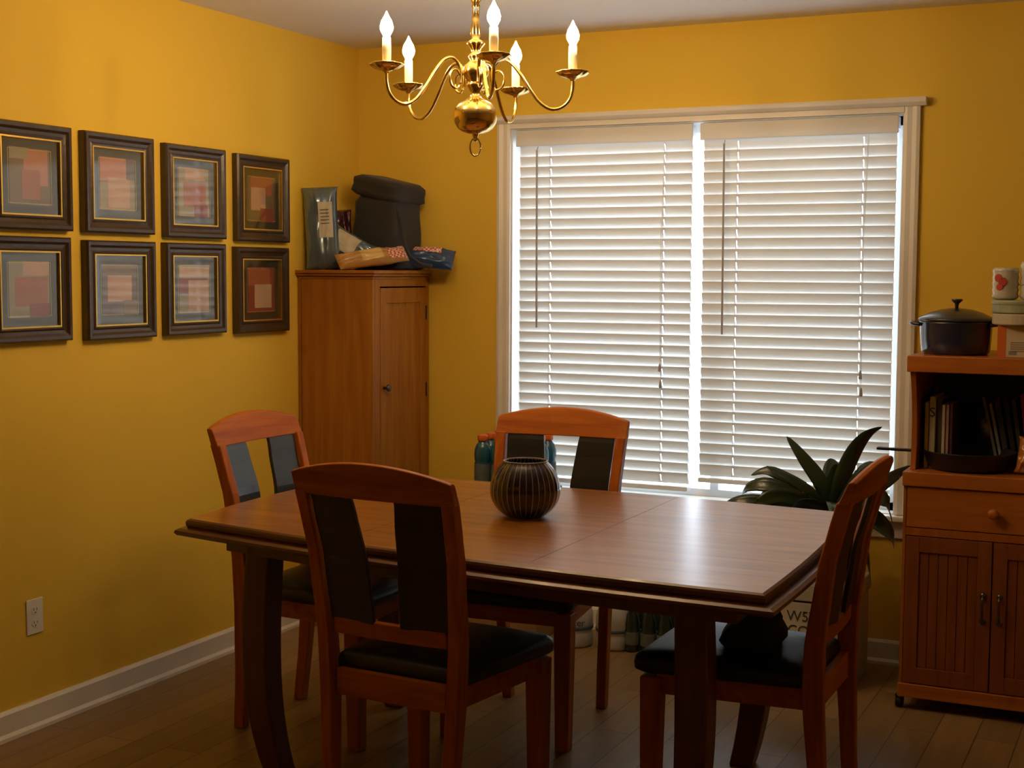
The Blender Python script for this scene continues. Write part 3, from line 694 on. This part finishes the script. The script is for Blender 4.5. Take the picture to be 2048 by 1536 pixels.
b = MB(); b.M = Matrix.Translation((KXC, KY0 - .002, .695)) @ Matrix.Rotation(R(90), 4, 'X'); b.lathe([(.008, 0), (.008, .010), (.016, .018), (.018, .024), (.012, .031), (.002, .032)], 16)
b.build('knob', M_carth, d, smooth=True)
for s in (-1, 1):
    xa, xb = (KX0 + .012, KXC - .002) if s < 0 else (KXC + .002, KX1 - .012)
    y0, y1 = KY0 - .002, KY0 + .017
    d = kp(MB().box(xa, xa + .045, y0, y1, .095, .597).box(xb - .045, xb, y0, y1, .095, .597).box(xa + .045, xb - .045, y0, y1, .545, .597).box(xa + .045, xb - .045, y0, y1, .095, .150), 'door', M_cdoor_shaded, bevel=.0015)
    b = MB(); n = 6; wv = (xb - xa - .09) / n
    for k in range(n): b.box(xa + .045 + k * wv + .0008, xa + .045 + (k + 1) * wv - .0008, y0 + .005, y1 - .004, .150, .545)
    b.build('door_planks', M_cdoor_shaded, d, bevel=.0015)
    hx = KXC + s * .026
    b = MB().tube(catmull([(hx, y0, .415), (hx, y0 - .016, .410), (hx, y0 - .022, .375), (hx, y0 - .016, .340), (hx, y0, .335)]), .0045, 8)
    for z in (.418, .332): b.M = Matrix.Translation((hx, y0, z)) @ Matrix.Rotation(R(90), 4, 'X'); b.lathe([(.010, 0), (.010, .003), (.002, .005)], 10)
    b.build('handle', M_knob, d, smooth=True)
for x in (KX0 + .03, KX1 - .03):
    for y in (KY0 + .03, KY1 - .03):
        b = MB(); b.M = Matrix.Translation((x - .03, y, .022)) @ Matrix.Rotation(R(90), 4, 'Y'); b.lathe([(.004, -.012), (.019, -.012), (.022, -.008), (.022, .008), (.019, .012), (.004, .012)], 18)
        b.M = Matrix(); b.box(x - .012 - .03, x + .012 - .03, y - .02, y + .02, .040, .046).tube([(x - .03, y, .046), (x - .01, y, .07)], .006, 6)
        kp(b, 'caster', M_rubber, smooth=False)
# hutch
def side(x0, x1):
    pts = [(KY1, .815), (KY0 + .05, .815)]
    for k in range(11):
        t = k / 10; pts.append((KY0 + .055 - .045 * t ** 1.6 + .02 * math.sin(t * PI), .83 + .32 * t))
    pts += [(KY0 + .006, 1.15), (KY1, 1.15)]
    return MB().prism(pts, x0, x1, 'X')
kp(side(KX0 + .010, KX0 + .028), 'hutch_side', M_cart, bevel=.002); kp(side(KX1 - .028, KX1 - .010), 'hutch_side', M_cart, bevel=.002)
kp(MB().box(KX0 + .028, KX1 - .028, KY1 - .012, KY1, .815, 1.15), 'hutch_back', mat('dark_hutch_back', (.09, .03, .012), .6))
b = MB().box(KX0, KX1, KY0 - .006, KY1 + .005, 1.150, 1.204); kp(b, 'top_shelf', M_carth, bevel=.003)

# dutch oven
ov = empty('dutch_oven', (2.603, -.385, 1.204)); tag(ov, 'dark navy enamel dutch oven with knobbed lid on the cart top', 'cooking pot')
MB().lathe([(.06, 0), (.103, .001), (.112, .010), (.116, .05), (.119, .105), (.121, .112), (.117, .112), (.110, .03), (.02, .015)], 48).build('pot_body', M_enamel, ov, smooth=True)
MB().lathe([(.118, .1125), (.124, .114), (.125, .120), (.116, .126), (.085, .142), (.05, .152), (.02, .156), (.004, .157)], 48).build('lid', mat('charcoal_lid', (.03, .032, .038), .3, coat=.3), ov, smooth=True)
MB().lathe([(.006, .155), (.006, .165), (.008, .172), (.019, .182), (.020, .186), (.016, .188), (.003, .186)], 24).build('lid_knob', mat('dark_bronze', (.12, .09, .06), .3, metal=.9), ov, smooth=True)
for s in (-1, 1):
    b = MB(); b.tube(catmull([(s * .112, -.045, .100), (s * .140, -.036, .104), (s * .148, 0, .105), (s * .140, .036, .104), (s * .112, .045, .100)]), .0065, 8); b.build('side_handle', M_enamel, ov, smooth=True)
# boxes and tins at the right on the shelf
M_card = mat('cream_carton', (.62, .52, .36), .6, var=.05); M_orange = mat('orange_carton', (.62, .15, .02), .5)
bx = empty('food_carton', (2.865, -.42, 1.204)); tag(bx, 'cream and orange food carton lying on the cart top beside the pot', 'box')
MB().box(-.115, .115, -.06, .06, 0, .105).build('carton_front', M_card, bx, bevel=.002)
MB().box(-.1165, -.090, -.0608, .0608, -.0, .1055).build('carton_end', M_orange, bx)
b = MB()
for k in range(5): b.box(-.075, .09, -.0612, -.060, .047 - k * .007, .050 - k * .007)
b.box(-.08, -.055, -.0612, -.06, .008, .020); b.build('printed_text_lines', mat('grey_ink', (.25, .23, .17), .7), bx)
M_gr = mat('pale_green_tin', (.33, .37, .24), .35, coat=.3); M_gr2 = mat('beige_tin', (.50, .44, .33), .4)
tn = empty('storage_tin', (2.825, -.42, 1.3095)); tag(tn, 'beige round tin lying flat on the food carton', 'tin')
MB().lathe([(.098, 0), (.102, .003), (.102, .034), (.1, .037), (.01, .038)], 40).build('tin_body', M_gr2, tn, smooth=False, bevel=.002)
tn = empty('storage_tin', (2.820, -.42, 1.3480)); tag(tn, 'pale green round tin under the plastic-wrapped cups', 'tin')
MB().lathe([(.094, 0), (.098, .003), (.098, .028), (.1, .030), (.101, .040), (.096, .043), (.01, .043)], 40).build('tin_body', M_gr, tn, smooth=False, bevel=.002)
M_wrap = mat('clear_wrap_white', (.62, .60, .52), .18, coat=.9, coat_rough=.08, bump=.5, bscale=40)
M_redp = mat('red_print', (.50, .06, .04), .4)
for (dx, z, hh, lab, ang) in ((-.038, 0, .105, 'white wrapped cup stack with a red drawing on the green tin', 0), (.050, 0, .125, 'taller white wrapped cup stack on the green tin, at the frame edge', 1)):
    g = empty('paper_cup_stack', (2.80 + dx, -.425, 1.3915)); tag(g, lab, 'cups', 'wrapped cups on the green tin')
    secs = [(.030, 0), (.038, .004)]
    for k in range(1, 11): zz = hh * k / 10; secs.append((.041 + (.0025 if k % 2 else -.001), zz))
    secs.append((.01, hh + .002))
    MB().lathe(secs, 28).build('cups', M_wrap, g, smooth=True)
    if ang == 0:
        b = MB(); ca = -PI / 2 - .45
        for (a0, z0, rr) in ((0, .072, .014), (.35, .060, .015), (.12, .042, .012)):
            a = ca + a0; c0 = Vector((.0425 * math.cos(a), .0425 * math.sin(a), z0))
            b.M = Matrix.Translation(c0) @ Matrix.Rotation(a, 4, 'Z') @ Matrix.Rotation(R(90), 4, 'Y'); b.lathe([(rr, 0), (rr * .9, .0016), (.001, .002)], 14)
        b.build('red_drawing', M_redp, g)
    else:
        b = MB(); b.tube([(.044 * math.cos(2 * PI * k / 28), .044 * math.sin(2 * PI * k / 28), .05) for k in range(29)], .002, 5); b.build('green_band', M_gr, g)
# skillet
sk = empty('cast_iron_skillet', (2.660, -.398, .8155)); tag(sk, 'black cast iron skillet on the cart counter, handle pointing left', 'skillet')
MB().lathe([(.05, 0), (.122, .001), (.134, .010), (.152, .060), (.155, .064), (.151, .065), (.145, .060), (.128, .012), (.03, .008)], 44).build('pan', M_black, sk, smooth=True)
b = MB(); pts = catmull([(-.146, -.01, .054), (-.185, -.02, .056), (-.24, -.035, .058), (-.300, -.045, .060)]); n = len(pts); b.loft([[(p.x, p.y - w_, p.z - .005), (p.x, p.y + w_, p.z - .005), (p.x, p.y + w_, p.z + .004), (p.x, p.y - w_, p.z + .004)] for p, w_ in [(p, (.011 if i else .022) + .004 * i / n) for i, p in enumerate(pts)]])
b.build('pan_handle', M_black, sk, bevel=.003)
# books on the hutch
def book(x, w_, h_, d_, M, tilt, label, y=-.30, group='cookbooks standing on the cart', txt=None, z0=.8155):
    o = empty('book', (x, y, z0)); tag(o, label, 'book', group)
    o.rotation_euler = (0, R(tilt), 0)
    MB().box(-w_ / 2, w_ / 2, -d_ / 2, d_ / 2, 0, h_).build('cover', M, o, bevel=.002)
    MB().box(-w_ / 2 + .002, w_ / 2 - .002, -d_ / 2 + .004, d_ / 2 + .001, h_ - .003, h_ + .0004).build('pages', mat('paper_pages', (.6, .56, .46), .8), o)
    if txt: text_mesh('spine_letter', txt, .045, M_ink, o, (0, -d_ / 2 - .0006, h_ - .055), (R(90), 0, 0))
    return o
Mb = lambda n, c: mat('book_' + n, c, .45, var=.08)
book(2.525, .014, .262, .20, Mb('dusty_dark', (.10, .08, .05)), 0, 'thin dark book against the left side board of the cart', -.17)
book(2.523, .012, .225, .16, Mb('yellow', (.55, .38, .05)), 0, 'thin yellow book at the left side of the cart', -.36)
book(2.541, .019, .245, .19, Mb('cream', (.62, .56, .40)), 0, 'cream book with one letter S on its spine', -.34, txt='S')
book(2.562, .016, .235, .18, Mb('olive', (.09, .08, .045)), 0, 'dark olive book to the right of the cream S book', -.33)
book(2.577, .010, .218, .18, Mb('ivory', (.58, .50, .42)), 0, 'ivory slim book beside the dark olive one', -.34)
book(2.589, .010, .218, .18, Mb('rose', (.42, .24, .20)), 0, 'dusty rose slim book beside the ivory one', -.335)
book(2.601, .009, .222, .18, Mb('plum', (.10, .04, .05)), 0, 'dark plum slim book, last upright one before the bowl', -.33)
book(2.742, .010, .245, .18, Mb('grey', (.20, .20, .20)), -13, 'grey slim book leaning left behind the skillet', -.20)
book(2.757, .010, .222, .18, Mb('silver', (.34, .33, .31)), -12, 'silver-grey slim book leaning against the darker grey one', -.20)
book(2.776, .018, .235, .18, Mb('charcoal', (.05, .05, .055)), -11, 'charcoal thicker book leaning left in the cart', -.20)
book(2.800, .016, .240, .18, Mb('black', (.02, .02, .022)), -10, 'black book with grey line leaning beside the charcoal book', -.20)
book(2.822, .014, .235, .18, Mb('slate', (.07, .075, .08)), -9, 'slate book leaning next to the red book', -.20)
book(2.852, .026, .255, .19, Mb('red', (.40, .012, .02)), -7, 'thick red book leaning at the right in the cart', -.21)
# bowl glimpsed between the books
o = MB(); o.M = Matrix.Translation((2.665, -.16, .915)) @ Matrix.Rotation(R(62), 4, 'X') @ Matrix.Rotation(R(18), 4, 'Y')
o.lathe([(.015, -.04), (.05, -.032), (.078, -.005), (.088, .02), (.090, .022), (.086, .021), (.075, -.001), (.047, -.027), (.01, -.034)], 36)
o = o.build('metal_bowl', mat('dull_steel', (.30, .29, .32), .25, metal=.9), None, smooth=True); tag(o, 'dull metal bowl leaning on its edge behind the skillet', 'bowl')
M_film = mat('orange_clear_film', (.55, .22, .05), .15, coat=1, var=.5, scale=30, bump=.6, bscale=40)
b = pillow(.10, .12, .06, 31, wr_=.006); b.M = Matrix(); o = b.build('plastic_bag', M_film, None, (2.868, -.46, .878), smooth=True); o.rotation_euler = (R(-8), R(6), 0); tag(o, 'crinkled orange plastic bag on the cart counter at the frame edge', 'bag')

# ------------------------------------------------------------------ bottles left of the window
bt = MB().box(-.155, .155, -.125, .125, 0, .30).build('cardboard_carton', mat('brown_cardboard', (.30, .18, .08), .8, var=.1), None, (.868, -.21, 0), bevel=.003); tag(bt, 'brown cardboard carton on the floor left of the window, lower one', 'box')
bt = MB().box(-.155, .155, -.125, .125, 0, .302).build('cardboard_carton', MATS['brown_cardboard'], None, (.868, -.21, .301), bevel=.003); tag(bt, 'brown cardboard carton holding up the blue drink bottles', 'box')
M_drink = mat('blue_sport_drink', (.02, .15, .25), .08, var=.1, coat=.6, coat_rough=.03, trans=.35); M_cap = mat('orange_cap', (.75, .16, .02), .4); M_blabel = mat('grey_blue_label', (.10, .13, .13), .45, var=.4, scale=30)
def make_bottle():
    o = empty('drink_bottle')
    MB().lathe([(.02, 0), (.031, .002), (.033, .010), (.033, .10), (.0305, .106), (.033, .112), (.0345, .135), (.033, .155), (.027, .172), (.019, .182), (.0165, .188), (.0165, .192), (.002, .192)], 24).build('bottle_body', M_drink, o, smooth=True)
    MB().lathe([(.0334, .014), (.0338, .016), (.0338, .096), (.0334, .098)], 24, cap=False).build('bottle_label', M_blabel, o, smooth=True)
    MB().lathe([(.019, .190), (.0205, .192), (.0205, .212), (.019, .215), (.002, .2155)], 24).build('bottle_cap', M_cap, o, smooth=True)
    return o
bo = make_bottle(); k = 0
for j in range(3):
    for i in range(4):
        o = bo if k == 0 else copy_tree(bo); k += 1
        o.location = (.757 + i * .0745, -.285 + j * .0745, .604)
        tag(o, 'blue drink bottle with orange cap in the pack left of the window', 'bottle', 'blue drink bottles left of the window')

# ------------------------------------------------------------------ things on the floor under the window
M_jug = mat('translucent_jug', (.60, .60, .58), .3, var=.05, trans=.15); M_jlab = mat('blue_white_label', (.08, .14, .26), .5); M_bcap = mat('blue_cap', (.03, .12, .45), .4)
def make_jug():
    o = empty('water_jug')
    sec = []
    for r_, z in [(.045, 0), (.064, .003), (.068, .012), (.069, .055), (.065, .062), (.069, .070), (.070, .125), (.064, .150), (.048, .175), (.028, .198), (.021, .205), (.021, .215), (.004, .216)]: sec.append((r_, z))
    MB().lathe(sec, 28).build('jug_body', M_jug, o, smooth=True)
    MB().lathe([(.0702, .072), (.0712, .073), (.0712, .083), (.0702, .084)], 28, cap=False).build('label_band', M_jlab, o, smooth=True)
    MB().lathe([(.0238, .203), (.0245, .205), (.0245, .222), (.023, .224), (.003, .225)], 16).build('jug_cap', M_bcap, o, smooth=True)
    return o
j1 = make_jug(); j1.location = (1.165, -.27, 0); tag(j1, 'clear water jug with dark lettering, left of the two under the window', 'jug', 'water jugs on the floor')
text_mesh('label_text', 'water', .038, mat('navy_ink', (.03, .04, .08), .6), j1, (.022, -.0725, .105), (R(90), 0, R(18)))
j2 = copy_tree(j1); j2.location = (1.318, -.25, 0); bpy.data.objects.remove([c for c in j2.children if c.name.startswith('label_text')][0]); j2['label'] = 'clear water jug with a blue cap, right beside the dark bottle pack'
M_db = mat('dark_green_bottle', (.02, .035, .03), .12, coat=.7, var=.3); M_dl = mat('grey_bottle_label', (.14, .17, .16), .5, var=.4, scale=40)
def make_sb():
    o = empty('soda_bottle')
    MB().lathe([(.02, 0), (.028, .003), (.031, .012), (.031, .085), (.028, .090), (.030, .11), (.022, .145), (.013, .168), (.013, .175), (.002, .175)], 20).build('bottle_body', M_db, o, smooth=True)
    MB().lathe([(.0314, .03), (.0318, .032), (.0318, .078), (.0314, .080)], 20, cap=False).build('bottle_label', M_dl, o, smooth=True)
    MB().lathe([(.0145, .165), (.0152, .167), (.0152, .182), (.003, .184)], 14).build('bottle_cap', M_rubber, o, smooth=True)
    return o
sb = make_sb(); k = 0
for j in range(2):
    for i in range(4):
        o = sb if k == 0 else copy_tree(sb); k += 1
        o.location = (1.400 + i * .068, -.26 + j * .068, 0)
        tag(o, 'dark bottle with grey label in the pack under the window', 'bottle', 'dark bottles on the floor under the window')
# red-topped white carton
rb = empty('drink_carton', (1.885, -.30, 0)); tag(rb, 'white carton with a dark red top band under the table, by the window wall', 'box')
MB().box(-.115, .115, -.10, .10, 0, .225).build('carton_body', mat('white_carton', (.52, .54, .55), .5, var=.04), rb, bevel=.002)
MB().box(-.116, .116, -.101, .101, .205, .252).build('carton_top_band', mat('dark_red_carton', (.22, .01, .015), .5), rb, bevel=.002)
# storage box with writing
sbx = empty('storage_box', (2.150, -.29, 0)); tag(sbx, 'cream lidded storage box with black writing under the plant', 'storage box')
M_box = mat('cream_storage_box', (.60, .57, .48), .6, var=.04)
MB().box(-.135, .135, -.155, .155, 0, .305).build('box_body', M_box, sbx, bevel=.004)
MB().box(-.139, .139, -.159, .159, .312, .372).build('box_lid', M_box, sbx, bevel=.004)
MB().box(-.130, .130, -.150, .150, .305, .312).build('lid_gap', M_black, sbx)
text_mesh('printed_text', 'W5V\nCOL', .052, M_ink, sbx, (-.038, -.1565, .228), (R(90), 0, 0))

# ------------------------------------------------------------------ potted plant
M_leaf = mat('dark_green_leaf', (.030, .055, .026), .28, var=.35, scale=9, coat=.25)
ptx, pty, ptz = 2.175, -.29, .372
pt = empty('potted_plant', (ptx, pty, ptz)); tag(pt, 'broad-leaved dark green plant in a pot before the right blind', 'plant')
MB().lathe([(.06, 0), (.085, .002), (.090, .01), (.108, .145), (.116, .150), (.118, .170), (.110, .172), (.102, .15), (.02, .14)], 36).build('plant_pot', mat('dark_glazed_pot', (.03, .035, .05), .25, coat=.4), pt, smooth=True)
MB().lathe([(.098, .145), (.09, .152), (.01, .156)], 24).build('soil', mat('potting_soil', (.03, .02, .012), .95, bump=.6, bscale=90), pt)
def leaf(b, base, ctrl, w_, side=None, cup=.18, n=16):
    pts = catmull([base] + ctrl, max(2, n // len(ctrl))); n = len(pts) - 1; vs = []; fs = []
    for i, p in enumerate(pts):
        t = i / n; T = (pts[min(i + 1, n)] - pts[max(i - 1, 0)]).normalized()
        sd = Vector(side) if side else T.cross(Vector((0, 0, 1)))
        sd = (sd - T * sd.dot(T)).normalized(); nn = sd.cross(T).normalized()
        if nn.z < 0: nn = -nn
        wd = w_ * (math.sin(PI * min(1, (t * .93 + .07)) ** .85) ** .75) * (1 if t < .98 else .15) * .5
        if t < .12: wd = max(w_ * .10, wd * t / .12)
        for u in (-1, -.5, 0, .5, 1): vs.append(tuple(p + sd * wd * u + nn * (wd * cup * abs(u) * 1.0)))
        for u in (1, .5, 0, -.5, -1): vs.append(tuple(p + sd * wd * u + nn * (wd * cup * abs(u) * 1.0 - .0012)))
    for i in range(n):
        for k in range(10): a = i * 10 + k; c_ = i * 10 + (k + 1) % 10; fs.append((a, c_, c_ + 10, a + 10))
    fs.append(tuple(range(10))[::-1]); fs.append(tuple(n * 10 + k for k in range(10)))
    b.add(vs, fs)
def W(x, y, z): return Vector((x - ptx, y - pty, z - ptz))
B0 = W(2.185, -.31, .60)
rd = (.89, .43, 0)
b = MB()
leaf(b, B0, [W(2.150, -.35, .72), W(2.085, -.36, .81), W(2.018, -.35, .888)], .056, rd)
leaf(b, B0, [W(2.215, -.35, .72), W(2.255, -.35, .83), W(2.305, -.36, .905), W(2.362, -.37, .942)], .062, rd)
leaf(b, B0, [W(2.11, -.36, .69), W(2.01, -.38, .745), W(1.955, -.385, .762), W(1.900, -.39, .742)], .048, (.1, .55, .83))
leaf(b, B0, [W(2.09, -.40, .665), W(1.98, -.43, .715), W(1.90, -.43, .700), W(1.86, -.42, .640)], .060, (.3, .5, .8))
leaf(b, B0, [W(2.06, -.42, .64), W(1.93, -.48, .66), W(1.85, -.49, .645), W(1.80, -.48, .600)], .058, (.3, .55, .78))
leaf(b, B0, [W(2.12, -.42, .66), W(2.03, -.50, .69), W(1.97, -.54, .66), W(1.93, -.55, .60)], .062, (.4, .4, .8))
leaf(b, B0, [W(2.13, -.38, .68), W(2.06, -.41, .735), W(2.00, -.42, .765), W(1.965, -.42, .785)], .032, rd)
leaf(b, B0, [W(2.17, -.28, .70), W(2.16, -.24, .77), W(2.15, -.22, .80)], .075, rd)
leaf(b, B0, [W(2.19, -.33, .68), W(2.20, -.35, .76), W(2.195, -.36, .80)], .070, rd)
leaf(b, B0, [W(2.24, -.38, .68), W(2.31, -.42, .78), W(2.36, -.43, .80), W(2.40, -.43, .785)], .070, (-.2, .6, .78))
leaf(b, B0, [W(2.26, -.33, .66), W(2.34, -.34, .72), W(2.40, -.30, .765), W(2.45, -.28, .80)], .055, rd)
leaf(b, B0, [W(2.25, -.40, .65), W(2.33, -.44, .70), W(2.39, -.45, .69), W(2.42, -.45, .62)], .085, (-.4, .4, .8))
leaf(b, B0, [W(2.26, -.36, .62), W(2.34, -.39, .62), W(2.40, -.40, .57), W(2.42, -.40, .52)], .070, (-.3, .4, .85))
leaf(b, B0, [W(2.15, -.44, .64), W(2.10, -.56, .66), W(2.06, -.62, .62), W(2.03, -.64, .56)], .085, (.7, .3, .5))
leaf(b, B0, [W(2.22, -.42, .65), W(2.24, -.50, .68), W(2.26, -.56, .64), W(2.27, -.58, .58)], .080, (.9, .3, 0))
leaf(b, B0, [W(2.24, -.38, .62), W(2.30, -.46, .60), W(2.34, -.48, .50), W(2.36, -.48, .40)], .050)
leaf(b, B0, [W(2.10, -.34, .65), W(2.00, -.34, .69), W(1.93, -.33, .66), W(1.90, -.33, .60)], .055, (.2, .5, .8))
b.build('leaves', M_leaf, pt, smooth=True)
b = MB()
for (x, y) in ((0, 0), (.02, .01), (-.015, .012), (.012, -.018)): b.tube([(x, y, .15), (x * .6 + .008, y * .6 - .02, .26)], .008, 6)
b.build('stems', mat('plant_stem', (.06, .09, .03), .5), pt, smooth=True)
